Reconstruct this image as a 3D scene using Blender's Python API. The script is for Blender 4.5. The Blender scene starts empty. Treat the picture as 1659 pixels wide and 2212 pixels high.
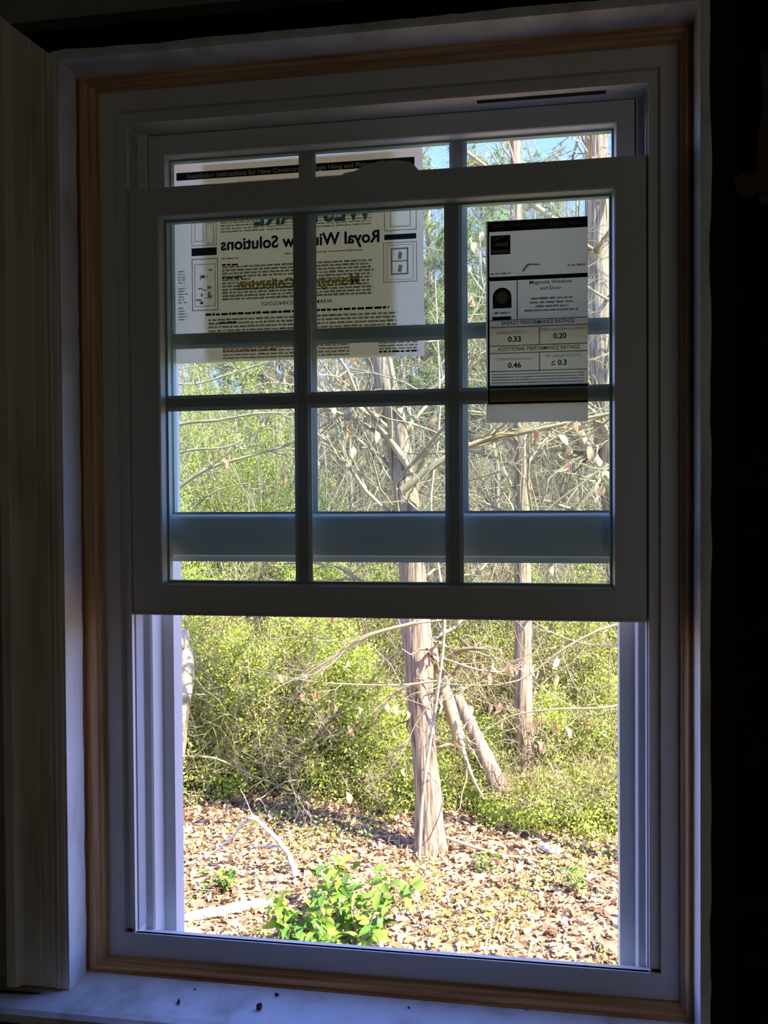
import bpy, math, random
import numpy as np
from mathutils import Matrix, Vector
random.seed(7); rng = np.random.default_rng(11)
S = bpy.context.scene; COL = S.collection

# ------------------------------------------------------------------ camera, sky, sun, exposure
IW, IH = 1659, 2212
CAM = np.array([0.69120, -1.17384, 0.70058])
ROT = np.array([[0.99013729, -0.14006289, 0.00324504],
                [0.13999724, 0.99003125, 0.01545608],
                [-0.00537751, -0.01484935, 0.99987528]])      # columns: right, forward, up
FPX, SX, SY = 1661.26, 115.375, 10.36
cd = bpy.data.cameras.new('camera'); cam = bpy.data.objects.new('camera', cd); COL.objects.link(cam)
m = Matrix.Identity(4)
for i in range(3):
    m[i][0] = ROT[i, 0]; m[i][1] = ROT[i, 2]; m[i][2] = -ROT[i, 1]; m[i][3] = CAM[i]
cam.matrix_world = m
cd.sensor_fit = 'VERTICAL'; cd.sensor_height = 36.0; cd.lens = 36.0 * FPX / IH
cd.shift_x = -SX / IH; cd.shift_y = SY / IH; cd.clip_start = 0.02; cd.clip_end = 500
S.camera = cam

w = bpy.data.worlds.new('sky'); S.world = w; w.use_nodes = True
nt = w.node_tree; nt.nodes.clear()
sky = nt.nodes.new('ShaderNodeTexSky'); sky.sky_type = 'NISHITA'; sky.sun_disc = False
SUN_EL, SUN_AZ = math.radians(47), math.radians(68)           # behind the house, to the right
sky.sun_elevation = SUN_EL; sky.sun_rotation = math.pi - SUN_AZ; sky.air_density = 1.0; sky.dust_density = 0.0; sky.ozone_density = 4.0; sky.altitude = 1500
bg = nt.nodes.new('ShaderNodeBackground'); bg.inputs[1].default_value = 0.34
out = nt.nodes.new('ShaderNodeOutputWorld')
tn = nt.nodes.new('ShaderNodeMix'); tn.data_type = 'RGBA'; tn.blend_type = 'MULTIPLY'; tn.inputs[0].default_value = 1.0; tn.inputs[7].default_value = (0.72, 0.68, 1.02, 1)
nt.links.new(sky.outputs[0], tn.inputs[6]); nt.links.new(tn.outputs[2], bg.inputs[0]); nt.links.new(bg.outputs[0], out.inputs[0])

sd = bpy.data.lights.new('sun', 'SUN'); sd.energy = 7.2; sd.angle = math.radians(0.53); sd.color = (1.0, 0.93, 0.82)
sun = bpy.data.objects.new('sun', sd); COL.objects.link(sun)
sv = Vector((math.sin(SUN_AZ) * math.cos(SUN_EL), -math.cos(SUN_AZ) * math.cos(SUN_EL), math.sin(SUN_EL)))
sun.rotation_euler = sv.to_track_quat('Z', 'Y').to_euler()
# faint daylight of the room's other opening, in the wall behind the camera
ad = bpy.data.lights.new('rear_opening_daylight', 'AREA'); ad.shape = 'RECTANGLE'; ad.size = 0.9; ad.size_y = 1.1; ad.energy = 1.35; ad.color = (1.0, 0.93, 0.78)
al = bpy.data.objects.new('rear_opening_daylight', ad); COL.objects.link(al)
al.location = (1.9, -3.35, 0.6); al.rotation_euler = (math.radians(90), 0, math.radians(0))
al.rotation_euler = Vector((0.35, -1, 0.0)).to_track_quat('Z', 'Y').to_euler()

vs = S.view_settings; vs.view_transform = 'Standard'; vs.look = 'None'; vs.exposure = 1.4; vs.gamma = 1.0; vs.use_curve_mapping = False

# ------------------------------------------------------------------ helpers
def at(px, py, Y):
    """photo pixel -> point on the plane y = Y"""
    d = ROT @ np.array([(px - IW / 2 - SX) / FPX, 1, -(py - IH / 2 - SY) / FPX])
    return CAM + d * ((Y - CAM[1]) / d[1])
GZ = -1.70
def atg(px, py, z=GZ):
    d = ROT @ np.array([(px - IW / 2 - SX) / FPX, 1, -(py - IH / 2 - SY) / FPX])
    p = CAM + d * ((z - CAM[2]) / d[2])
    if z < -1:                                   # follow the uneven soil
        for _ in range(6): zz_ = z + float(gh(p[0], p[1])) - GZ; p = CAM + d * ((zz_ - CAM[2]) / d[2])
    return p
def gh(x, y):
    return GZ + 0.04 * np.sin(1.3 * x + 0.5) * np.cos(1.1 * y) + 0.12 * np.maximum(y - 8, 0) * np.minimum(1.0, np.maximum(y - 8, 0) / 6) - 0.08 * np.maximum(y - 45, 0)

def N(nt, t, **kw):
    n = nt.nodes.new(t)
    for k, v in kw.items():
        if k.startswith('i_'): n.inputs[k[2:]].default_value = v
        else: setattr(n, k, v)
    return n
def base_mat(name, color, rough=0.6, spec=0.5):
    mt = bpy.data.materials.new(name); mt.use_nodes = True
    b = mt.node_tree.nodes['Principled BSDF']
    b.inputs['Base Color'].default_value = (*color, 1); b.inputs['Roughness'].default_value = rough
    b.inputs['Specular IOR Level'].default_value = spec
    return mt, mt.node_tree, b
def noise_mat(name, cols, scale=(5, 5, 5), rough=0.7, spec=0.3, bump=0.0, detail=6, nscale=1.0, dist=0.002):
    mt, t, b = base_mat(name, cols[0], rough, spec)
    tc = N(t, 'ShaderNodeTexCoord'); mp = N(t, 'ShaderNodeMapping'); mp.inputs['Scale'].default_value = scale
    nz = N(t, 'ShaderNodeTexNoise'); nz.inputs['Scale'].default_value = nscale; nz.inputs['Detail'].default_value = detail
    cr = N(t, 'ShaderNodeValToRGB'); el = cr.color_ramp.elements
    el[0].position = 0.3; el[0].color = (*cols[0], 1); el[1].position = 0.7; el[1].color = (*cols[-1], 1)
    for i, c in enumerate(cols[1:-1]):
        e = el.new(0.3 + 0.4 * (i + 1) / (len(cols) - 1)); e.color = (*c, 1)
    L = t.links.new
    L(tc.outputs['Object'], mp.inputs[0]); L(mp.outputs[0], nz.inputs['Vector']); L(nz.outputs['Fac'], cr.inputs[0]); L(cr.outputs[0], b.inputs['Base Color'])
    if bump:
        bp = N(t, 'ShaderNodeBump'); bp.inputs['Strength'].default_value = bump; bp.inputs['Distance'].default_value = dist
        L(nz.outputs['Fac'], bp.inputs['Height']); L(bp.outputs[0], b.inputs['Normal'])
    return mt
def leaf_mat(name, cols, trans=0.35, rough=0.5):
    mt = bpy.data.materials.new(name); mt.use_nodes = True; t = mt.node_tree; t.nodes.clear(); L = t.links.new
    g = N(t, 'ShaderNodeNewGeometry'); cr = N(t, 'ShaderNodeValToRGB'); el = cr.color_ramp.elements
    el[0].position = 0; el[0].color = (*cols[0], 1); el[1].position = 1; el[1].color = (*cols[-1], 1)
    for i, c in enumerate(cols[1:-1]):
        e = el.new((i + 1) / (len(cols) - 1)); e.color = (*c, 1)
    p = N(t, 'ShaderNodeBsdfPrincipled'); p.inputs['Roughness'].default_value = rough; p.inputs['Specular IOR Level'].default_value = 0.25
    tr = N(t, 'ShaderNodeBsdfTranslucent'); mx = N(t, 'ShaderNodeMixShader'); mx.inputs[0].default_value = trans
    o = N(t, 'ShaderNodeOutputMaterial')
    L(g.outputs['Random Per Island'], cr.inputs[0]); L(cr.outputs[0], p.inputs['Base Color']); L(cr.outputs[0], tr.inputs['Color'])
    L(p.outputs[0], mx.inputs[1]); L(tr.outputs[0], mx.inputs[2]); L(mx.outputs[0], o.inputs[0])
    return mt
def glass_mat(name, tint):
    mt = bpy.data.materials.new(name); mt.use_nodes = True; t = mt.node_tree; t.nodes.clear(); L = t.links.new
    tr = N(t, 'ShaderNodeBsdfTransparent'); tr.inputs[0].default_value = (*tint, 1)
    gl = N(t, 'ShaderNodeBsdfGlossy'); gl.inputs['Roughness'].default_value = 0.02
    gl.inputs['Color'].default_value = (0.85, 1.0, 0.96, 1)
    lw = N(t, 'ShaderNodeLayerWeight'); lw.inputs[0].default_value = 0.5
    pw = N(t, 'ShaderNodeMath', operation='POWER'); pw.inputs[1].default_value = 5.0
    fr = N(t, 'ShaderNodeMath', operation='MULTIPLY_ADD'); fr.inputs[1].default_value = 0.90; fr.inputs[2].default_value = 0.035
    L(lw.outputs['Facing'], pw.inputs[0]); L(pw.outputs[0], fr.inputs[0])
    mx = N(t, 'ShaderNodeMixShader'); o = N(t, 'ShaderNodeOutputMaterial')
    L(fr.outputs[0], mx.inputs[0]); L(tr.outputs[0], mx.inputs[1]); L(gl.outputs[0], mx.inputs[2]); L(mx.outputs[0], o.inputs[0])
    return mt
def paper_mat(name, col, trans):
    mt = bpy.data.materials.new(name); mt.use_nodes = True; t = mt.node_tree; t.nodes.clear(); L = t.links.new
    d = N(t, 'ShaderNodeBsdfDiffuse'); d.inputs[0].default_value = (*col, 1)
    tr = N(t, 'ShaderNodeBsdfTranslucent'); tr.inputs[0].default_value = (*col, 1)
    mx = N(t, 'ShaderNodeMixShader'); mx.inputs[0].default_value = trans; o = N(t, 'ShaderNodeOutputMaterial')
    L(d.outputs[0], mx.inputs[1]); L(tr.outputs[0], mx.inputs[2]); L(mx.outputs[0], o.inputs[0])
    return mt

def tag(o, label=None, cat=None, group=None, kind=None):
    if label: o['label'] = label
    if cat: o['category'] = cat
    if group: o['group'] = group
    if kind: o['kind'] = kind
    return o
def link(name, me, mat=None, parent=None, smooth=False):
    if mat:
        for mm in (mat if isinstance(mat, (list, tuple)) else [mat]): me.materials.append(mm)
    if smooth: me.polygons.foreach_set('use_smooth', [True] * len(me.polygons))
    o = bpy.data.objects.new(name, me); COL.objects.link(o)
    if parent: o.parent = parent
    return o
def empty(name, loc=(0, 0, 0)):
    o = bpy.data.objects.new(name, None); COL.objects.link(o); o.location = loc; o.empty_display_size = 0.1
    return o
class MB:
    def __init__(s): s.v = []; s.f = []; s.mi = []
    def add(s, vs, fs, mi=0):
        b = len(s.v); s.v += [tuple(map(float, p)) for p in vs]; s.f += [tuple(b + i for i in f) for f in fs]; s.mi += [mi] * len(fs)
    def box(s, x0, x1, y0, y1, z0, z1, mi=0):
        s.add([(x0, y0, z0), (x1, y0, z0), (x1, y1, z0), (x0, y1, z0), (x0, y0, z1), (x1, y0, z1), (x1, y1, z1), (x0, y1, z1)],
              [(0, 3, 2, 1), (4, 5, 6, 7), (0, 1, 5, 4), (1, 2, 6, 5), (2, 3, 7, 6), (3, 0, 4, 7)], mi)
    def side(s, R, prof, which, mi=0, closed=True):
        """one mitred side of a picture-frame sweep; R=(x0,x1,z0,z1), prof=[(inset,y)...]"""
        x0, x1, z0, z1 = R; A = []; B = []
        for d, y in prof:
            if which == 'L': A.append((x0 + d, y, z0 + d)); B.append((x0 + d, y, z1 - d))
            if which == 'R': A.append((x1 - d, y, z1 - d)); B.append((x1 - d, y, z0 + d))
            if which == 'T': A.append((x0 + d, y, z1 - d)); B.append((x1 - d, y, z1 - d))
            if which == 'B': A.append((x1 - d, y, z0 + d)); B.append((x0 + d, y, z0 + d))
        n = len(prof); fs = []
        for i in range(n if closed else n - 1):
            j = (i + 1) % n; fs.append((i, j, n + j, n + i))
        if closed: fs += [tuple(reversed(range(n))), tuple(range(n, 2 * n))]
        s.add(A + B, fs, mi)
    def ring(s, R, prof, mi=0):
        for k in 'LRTB': s.side(R, prof, k, mi)
    def build(s, name, mat, parent=None, bevel=0, smooth=False, origin=None):
        me = bpy.data.meshes.new(name)
        v = s.v if origin is None else [(a - origin[0], b - origin[1], c - origin[2]) for a, b, c in s.v]
        me.from_pydata(v, [], s.f)
        me.polygons.foreach_set('material_index', s.mi); me.update()
        o = link(name, me, mat, parent, smooth)
        if origin is not None: o.location = origin
        if bevel:
            bv = o.modifiers.new('bevel', 'BEVEL'); bv.width = bevel; bv.segments = 2; bv.limit_method = 'ANGLE'; bv.angle_limit = math.radians(40)
        return o
def np_mesh(name, V, F):
    """V (n,3), F (m,k) of one face size"""
    me = bpy.data.meshes.new(name); k = F.shape[1]
    me.vertices.add(len(V)); me.vertices.foreach_set('co', np.ascontiguousarray(V, dtype=np.float32).ravel())
    me.loops.add(F.size); me.loops.foreach_set('vertex_index', np.ascontiguousarray(F, dtype=np.int32).ravel())
    me.polygons.add(len(F)); me.polygons.foreach_set('loop_start', np.arange(0, F.size, k, dtype=np.int32))
    try: me.polygons.foreach_set('loop_total', np.full(len(F), k, dtype=np.int32))
    except Exception: pass
    me.update(calc_edges=True); me.validate()
    return me
def norm(a): return a / (np.linalg.norm(a, axis=-1, keepdims=True) + 1e-9)
def tubes(P, R, n=3, jit=0.0):
    """P (N,K,3) polylines, R (N,K) radii -> V,F"""
    Nn, K, _ = P.shape
    T = np.empty_like(P); T[:, 1:-1] = P[:, 2:] - P[:, :-2]; T[:, 0] = P[:, 1] - P[:, 0]; T[:, -1] = P[:, -1] - P[:, -2]
    T = norm(T); ref = np.where(np.abs(T[..., 2:3]) > 0.8, np.array([1., 0, 0]), np.array([0, 0, 1.]))
    ref = np.broadcast_to(ref[:, :1], T.shape) if K > 1 else ref
    U = norm(np.cross(T, ref)); W = np.cross(T, U)
    a = np.arange(n) * 2 * np.pi / n
    rr = R[..., None] * (1 + jit * (rng.random((Nn, K, n)) - 0.5)) if jit else np.repeat(R[..., None], n, -1)
    V = P[:, :, None] + rr[..., None] * (np.cos(a)[None, None, :, None] * U[:, :, None] + np.sin(a)[None, None, :, None] * W[:, :, None])
    idx = np.arange(Nn * K * n).reshape(Nn, K, n)
    a0 = idx[:, :-1]; a1 = idx[:, 1:]
    F = np.stack([a0, np.roll(a0, -1, 2), np.roll(a1, -1, 2), a1], -1).reshape(-1, 4)
    return V.reshape(-1, 3), F
def join(parts):
    Vs, Fs, b = [], [], 0
    for V, F in parts: Vs.append(V); Fs.append(F + b); b += len(V)
    return np.concatenate(Vs), np.concatenate(Fs)
def smooth_line(pts, K):
    """Catmull-Rom resample of control points"""
    p = np.array(pts, float); n = len(p); q = np.vstack([2 * p[0] - p[1], p, 2 * p[-1] - p[-2]])
    o = []
    for t in np.linspace(0, n - 1 - 1e-6, K):
        i = int(t); u = t - i; a, b, c, d = q[i:i + 4]
        o.append(0.5 * (2 * b + (c - a) * u + (2 * a - 5 * b + 4 * c - d) * u * u + (3 * b - a - 3 * c + d) * u ** 3))
    return np.array(o)
def grow(base, dirs, length, r0, K=5, bend=0.25, lift=0.0):
    """wandering twigs; base (N,3), dirs (N,3), length (N,), r0 (N,)"""
    n = len(base); P = np.empty((n, K, 3)); P[:, 0] = base; d = norm(dirs)
    for k in range(1, K):
        d = norm(d + bend * rng.normal(size=(n, 3)) + np.array([0, 0, lift])); P[:, k] = P[:, k - 1] + d * (length / (K - 1))[:, None]
    R = r0[:, None] * np.linspace(1, 0.3, K)[None]
    return P, R
def sub(P, R, per, lmin, lmax, K=5, bend=0.25, spread=0.9, lift=0.0, tmin=0.2, rs=0.5):
    """child twigs along parents"""
    n, Kp, _ = P.shape; idx = np.repeat(np.arange(n), per); t = tmin + (1 - tmin) * rng.random(len(idx)); f = t * (Kp - 1)
    i = np.minimum(f.astype(int), Kp - 2); u = (f - i)[:, None]
    b = P[idx, i] * (1 - u) + P[idx, i + 1] * u; d = norm(P[idx, i + 1] - P[idx, i])
    d = norm(d + spread * rng.normal(size=d.shape)); r = R[idx, i] * rs
    return grow(b, d, rng.uniform(lmin, lmax, len(idx)) * (1.15 - 0.6 * t), r, K, bend, lift)
def leaves(C, size, aspect=0.5, nrm=None, flat=0.0, cup=0.25):
    """one bent leaf (two quads) per centre"""
    n = len(C); a = norm(rng.normal(size=(n, 3)) * np.array([1, 1, 1 - flat])); b = rng.normal(size=(n, 3)) * np.array([1, 1, 1 - flat])
    b = norm(b - (b * a).sum(1, keepdims=True) * a); c = np.cross(a, b)
    if np.isscalar(size): size = np.full(n, size)
    s = size[:, None]; h = s * aspect * 0.5
    base = C - a * s * 0.5; tip = C + a * s * 0.5; l = C + b * h + c * h * cup; r = C - b * h + c * h * cup
    V = np.stack([base, l, tip, r], 1).reshape(-1, 3); F = np.arange(4 * n).reshape(-1, 4)
    return V, F

# ------------------------------------------------------------------ materials
M = {}
M['vinyl'] = noise_mat('white_vinyl', [(0.68, 0.68, 0.66), (0.74, 0.74, 0.72)], (3, 3, 3), 0.42, 0.5)
M['bar'] = noise_mat('shaded_white_grille_bar', [(0.44, 0.44, 0.42), (0.50, 0.50, 0.48)], (3, 3, 3), 0.5, 0.3)  # white vinyl bars, shade put into the colour by greying it
M['track'] = noise_mat('grey_balance_track', [(0.42, 0.43, 0.45), (0.50, 0.51, 0.53)], (3, 3, 3), 0.5, 0.4)
M['jamb'] = noise_mat('old_white_paint', [(0.56, 0.53, 0.48), (0.84, 0.83, 0.80), (0.90, 0.90, 0.88)], (6, 6, 2.5), 0.6, 0.35, 0.25, nscale=2.5, dist=0.001)
M['casing'] = noise_mat('yellowed_casing_paint', [(0.60, 0.55, 0.42), (0.84, 0.79, 0.64), (0.88, 0.83, 0.70)], (9, 9, 1.2), 0.6, 0.35, 0.3, nscale=3, dist=0.001)
def wood(name, sc): return noise_mat(name, [(0.44, 0.22, 0.08), (0.72, 0.43, 0.20), (0.82, 0.56, 0.30)], sc, 0.45, 0.4, 0.15, nscale=6, dist=0.0006)
M['wood_v'] = wood('clear_pine_upright', (22, 22, 0.7)); M['wood_h'] = wood('clear_pine_level', (0.7, 22, 22))
M['gap'] = noise_mat('stained_wood_edge', [(0.16, 0.05, 0.01), (0.34, 0.13, 0.03)], (20, 20, 2), 0.7, 0.2)
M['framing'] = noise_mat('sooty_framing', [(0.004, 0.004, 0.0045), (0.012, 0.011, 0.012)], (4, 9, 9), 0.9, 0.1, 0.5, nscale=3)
M['plaster'] = noise_mat('grimy_plaster', [(0.16, 0.15, 0.12), (0.40, 0.38, 0.31)], (5, 5, 5), 0.9, 0.1, 0.5, nscale=2)
M['brown'] = noise_mat('brown_stud', [(0.02, 0.014, 0.009), (0.05, 0.032, 0.018)], (12, 12, 1.5), 0.85, 0.1, 0.3, nscale=2)
M['brick'] = noise_mat('broken_brown_plaster', [(0.07, 0.045, 0.035), (0.14, 0.10, 0.075)], (8, 8, 8), 0.95, 0.1, 0.6, nscale=2)
M['dark'] = base_mat('black_slot_and_shadow', (0.015, 0.015, 0.014), 0.8, 0.2)[0]  # black of slot and crack, also of the painted corner shadows
M['room'] = base_mat('bare_room', (0.05, 0.042, 0.03), 0.9, 0.1)[0]
M['glass_in'] = glass_mat('lower_sash_glass', (0.925, 0.985, 0.955)); M['glass_out'] = glass_mat('upper_sash_glass', (0.965, 0.99, 0.98))
M['spacer'] = base_mat('green_grey_spacer', (0.30, 0.42, 0.38), 0.4, 0.5)[0]
M['bark'] = noise_mat('ridged_bark', [(0.10, 0.065, 0.04), (0.34, 0.25, 0.17), (0.48, 0.38, 0.26)], (26, 26, 1.6), 0.9, 0.1, 1.0, nscale=2.0, dist=0.02)
M['bark_pale'] = noise_mat('pale_bark', [(0.24, 0.19, 0.11), (0.48, 0.42, 0.27), (0.60, 0.54, 0.38)], (6, 6, 9), 0.85, 0.1, 0.5, nscale=1.5, dist=0.01)
M['bark_grey'] = noise_mat('grey_forest_bark', [(0.14, 0.11, 0.075), (0.42, 0.36, 0.25)], (8, 8, 2), 0.9, 0.1, nscale=1.5)
M['twig'] = noise_mat('tan_twig', [(0.24, 0.18, 0.10), (0.54, 0.45, 0.27)], (3, 3, 3), 0.8, 0.1)
M['twig_grey'] = noise_mat('grey_twig', [(0.16, 0.125, 0.08), (0.42, 0.35, 0.23)], (2, 2, 2), 0.85, 0.1)
M['birch'] = noise_mat('bleached_log', [(0.16, 0.13, 0.11), (0.56, 0.52, 0.47), (0.66, 0.62, 0.57)], (16, 16, 16), 0.8, 0.1, 0.4, nscale=2.5, dist=0.01)
M['leaf_y'] = leaf_mat('yellow_green_leaf', [(0.20, 0.32, 0.04), (0.52, 0.60, 0.08), (0.72, 0.76, 0.14), (0.34, 0.48, 0.08), (0.78, 0.78, 0.24)], 0.35)
M['leaf_g'] = leaf_mat('mid_green_leaf', [(0.13, 0.20, 0.03), (0.38, 0.45, 0.06), (0.54, 0.56, 0.11), (0.26, 0.34, 0.05), (0.64, 0.60, 0.18)], 0.35)
M['leaf_b'] = leaf_mat('broad_green_leaf', [(0.07, 0.18, 0.04), (0.20, 0.34, 0.05), (0.36, 0.46, 0.08)], 0.3, 0.35)
M['needle'] = leaf_mat('pine_needle', [(0.14, 0.20, 0.05), (0.34, 0.40, 0.14), (0.44, 0.48, 0.20)], 0.25)
M['leaf_dead'] = leaf_mat('tan_dead_leaf', [(0.56, 0.30, 0.14), (0.76, 0.50, 0.28), (0.84, 0.64, 0.42)], 0.4)
M['litter'] = leaf_mat('fallen_leaf', [(0.20, 0.11, 0.06), (0.48, 0.30, 0.17), (0.62, 0.42, 0.26), (0.36, 0.22, 0.12), (0.72, 0.54, 0.36)], 0.12)
M['soil'] = noise_mat('leafy_soil', [(0.10, 0.07, 0.04), (0.30, 0.20, 0.12), (0.42, 0.30, 0.18)], (6, 6, 6), 1.0, 0.05, 0.6, nscale=2, dist=0.03)
M['paper'] = paper_mat('instruction_paper', (0.74, 0.68, 0.52), 0.50); M['paper2'] = paper_mat('folded_paper_layer', (0.80, 0.74, 0.50), 0.62)
M['label'] = paper_mat('label_paper', (0.66, 0.60, 0.40), 0.36)
M['ink'] = paper_mat('black_ink', (0.02, 0.02, 0.02), 0.2); M['ink_grey'] = paper_mat('grey_ink', (0.42, 0.38, 0.26), 0.5)
M['ink_blue'] = paper_mat('blue_ink', (0.06, 0.22, 0.32), 0.4); M['ink_red'] = paper_mat('red_ink', (0.70, 0.30, 0.20), 0.5); M['ink_orange'] = paper_mat('orange_ink', (0.62, 0.42, 0.14), 0.5)
M['ink_soft'] = paper_mat('soft_grey_ink', (0.48, 0.44, 0.30), 0.4)
M['white'] = paper_mat('white_print', (0.75, 0.75, 0.68), 0.4)

# ------------------------------------------------------------------ room shell and opening
Yw, Yc, Yo = -0.052, -0.0712, 0.10          # wall plane, casing face, outer wall plane
JX0, JX1, JZ0, JZ1 = -0.0518, 0.9020, -0.0566, 1.3896
mb = MB()
mb.box(-3.0, -0.155, Yw, Yo, -0.95, 1.80); mb.box(-0.155, 1.02, Yw - 0.006, Yo, 1.462, 1.80)
mb.box(1.02, 3.2, Yw - 0.004, Yo, 1.22, 1.80)
mb.box(1.05, 3.2, Yw - 0.004, Yo, 0.30, 1.17); mb.box(-0.155, 3.2, Yw, Yo, -0.95, -0.16); mb.box(1.02, 3.2, -0.02, Yo, -0.16, 1.22)
tag(mb.build('wall_front', M['plaster']), 'dark grimy plaster wall around the window opening', 'wall', kind='structure')
for nm, b in (('wall_left', (-3.1, -3.0, -3.6, Yo, -0.95, 1.80)), ('wall_right', (3.2, 3.3, -3.6, Yo, -0.95, 1.80)),
              ('wall_back', (-3.1, 3.3, -3.7, -3.6, -0.95, 1.80)), ('floor', (-3.1, 3.3, -3.7, Yo, -1.05, -0.95)), ('ceiling', (-3.1, 3.3, -3.7, Yo, 1.80, 1.88))):
    mb = MB(); mb.box(*b); tag(mb.build(nm, M['room']), 'bare dark ' + nm.replace('_', ' ') + ' of the unlit room', nm.split('_')[0], kind='structure')
mb = MB(); mb.box(-3.1, 3.3, Yo, 0.42, 1.80, 1.87)
tag(mb.build('trim_8', M['vinyl']), 'roof eave board overhanging the outside of the window', 'trim', kind='structure')
# exposed rough framing where head and right casing are missing
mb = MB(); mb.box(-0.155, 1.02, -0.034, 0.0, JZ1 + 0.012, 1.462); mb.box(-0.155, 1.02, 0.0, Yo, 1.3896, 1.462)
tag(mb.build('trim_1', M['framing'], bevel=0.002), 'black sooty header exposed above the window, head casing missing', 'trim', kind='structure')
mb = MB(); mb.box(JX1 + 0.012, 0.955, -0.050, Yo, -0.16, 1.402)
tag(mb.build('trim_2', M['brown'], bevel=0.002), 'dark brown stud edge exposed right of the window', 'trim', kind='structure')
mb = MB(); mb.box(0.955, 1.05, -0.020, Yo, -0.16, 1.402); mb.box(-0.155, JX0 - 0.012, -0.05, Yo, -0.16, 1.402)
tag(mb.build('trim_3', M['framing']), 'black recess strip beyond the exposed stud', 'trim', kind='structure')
# torn plaster patches on the right wall
def blob_slab(name, pts, y0, y1, mat, label, cat):
    n = len(pts); vs_ = [(x, y0, z) for x, z in pts] + [(x, y1, z) for x, z in pts]
    mb = MB(); mb.add(vs_, [tuple(reversed(range(n)))][::-1] + [tuple(range(n, 2 * n))] + [(i, (i + 1) % n, n + (i + 1) % n, n + i) for i in range(n)])
    return tag(mb.build(name, mat, bevel=0.002), label, cat, kind='structure')
q = [at(a, b, -0.062) for a, b in ((1640, 110), (1648, 220), (1636, 290), (1632, 360), (1640, 440), (1700, 450), (1760, 300), (1740, 90))]
blob_slab('trim_9', [(p[0], p[2]) for p in q], -0.062, -0.050, M['brick'], 'torn brown plaster edge at the upper right', 'trim')
q = [at(a, b, -0.066) for a, b in ((1582, 385), (1590, 410), (1612, 425), (1640, 416), (1680, 420), (1690, 372), (1640, 366), (1600, 372))]
blob_slab('trim_10', [(p[0], p[2]) for p in q], -0.066, -0.050, M['brick'], 'small broken grey plaster ledge at the right, below the torn brown edge', 'trim')

# white jamb boards with wavy painted front edges
def wavy_jamb(name, which, label):
    n = 70; mb = MB(); t = np.linspace(0, 1, n); wob = np.convolve(rng.normal(0, 0.0011, n + 6), np.ones(4) / 2.2, 'same')[3:n + 3]
    V = []; th = 0.014
    for i in range(n):
        y0 = Yc + 0.0 ; wv = wob[i]
        if which in 'LR':
            z = JZ0 + (JZ1 + th - JZ0) * t[i]; s = -1 if which == 'L' else 1; x = JX0 if which == 'L' else JX1
            V += [(x, 0.0, z), (x, y0, z), (x + s * (th * 0.35 + wv), y0 - 0.0005, z), (x + s * (th + wv), y0 + 0.001, z), (x + s * th, 0.0, z)]
        else:
            x = JX0 - th + (JX1 - JX0 + 2 * th) * t[i]; z = JZ1
            V += [(x, 0.0, z), (x, y0, z), (x, y0 - 0.0005, z + th * 0.35 + wv), (x, y0 + 0.001, z + th + wv), (x, 0.0, z + th)]
    F = []
    for i in range(n - 1):
        for k in range(5):
            a, b = i * 5 + k, i * 5 + (k + 1) % 5; F.append((a, b, b + 5, a + 5))
    mb.add(V, F); return tag(mb.build(name, M['jamb']), label, 'trim', kind='structure')
if True:
    TH = 0.005
wavy_jamb('trim_4', 'L', 'white painted left jamb board, bright in its lower half')
wavy_jamb('trim_5', 'R', 'thin white painted right jamb board with chipped edge')
wavy_jamb('trim_6', 'T', 'off-white painted head jamb above the window')
# left casing, mitred at the top: profile across x
cp = [(-0.155, Yw), (-0.155, -0.078), (-0.152, -0.081), (-0.137, -0.081), (-0.1345, -0.078), (-0.133, -0.0745), (-0.128, -0.0725), (-0.100, -0.0715),
      (-0.0985, -0.0695), (-0.096, -0.0715), (-0.078, -0.0725), (-0.0765, -0.0705), (-0.074, -0.073), (-0.068, -0.0745), (-0.066, -0.072), (-0.0625, -0.0735), (-0.057, -0.0725), (-0.0535, -0.070), (-0.0535, Yw)]
mb = MB(); n = len(cp)
bot = [(x, y, -0.0545) for x, y in cp]; top = [(x, y, 1.391 + (-0.0535 - x) * 0.78) for x, y in cp]
mb.add(bot + top, [tuple(range(n)), tuple(reversed(range(n, 2 * n)))] + [(i, n + i, n + (i + 1) % n, (i + 1) % n) for i in range(n)])
tag(mb.build('trim_7', M['casing']), 'old yellowed fluted left casing with mitred top end', 'trim', kind='structure')
# stool (inner sill) with rounded nosing
prof = [(0.0, JZ0), (-0.110, JZ0 - 0.0005), (-0.121, JZ0 - 0.002), (-0.128, JZ0 - 0.0065), (-0.130, JZ0 - 0.0125), (-0.128, JZ0 - 0.019), (-0.121, JZ0 - 0.024), (-0.110, JZ0 - 0.026), (0.0, JZ0 - 0.026)]
mb = MB(); n = len(prof)
for xa, xb in ((-0.235, 1.10),):
    mb.add([(xa, y, z) for y, z in prof] + [(xb, y, z) for y, z in prof], [tuple(reversed(range(n))), tuple(range(n, 2 * n))] + [(i, (i + 1) % n, n + (i + 1) % n, n + i) for i in range(n)])
tag(mb.build('trim_11', M['jamb'], smooth=False), 'white painted window stool with rounded nosing under the window', 'trim', kind='structure')
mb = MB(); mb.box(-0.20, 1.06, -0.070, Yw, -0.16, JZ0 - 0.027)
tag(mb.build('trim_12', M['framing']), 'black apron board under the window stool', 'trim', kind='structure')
# crack between stool and casing
mb = MB(); a0 = (-0.19, -0.092); mb.add([(-0.185, -0.094, JZ0 + 0.0004), (-0.10, -0.088, JZ0 + 0.0004), (-0.082, -0.0855, JZ0 + 0.0006), (-0.11, -0.0845, JZ0 + 0.0005), (-0.185, -0.0875, JZ0 + 0.0004)], [(0, 1, 2, 3, 4)])
tag(mb.build('trim_13', M['dark']), 'black crack in the stool in front of the left casing', 'trim', kind='structure')

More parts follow.
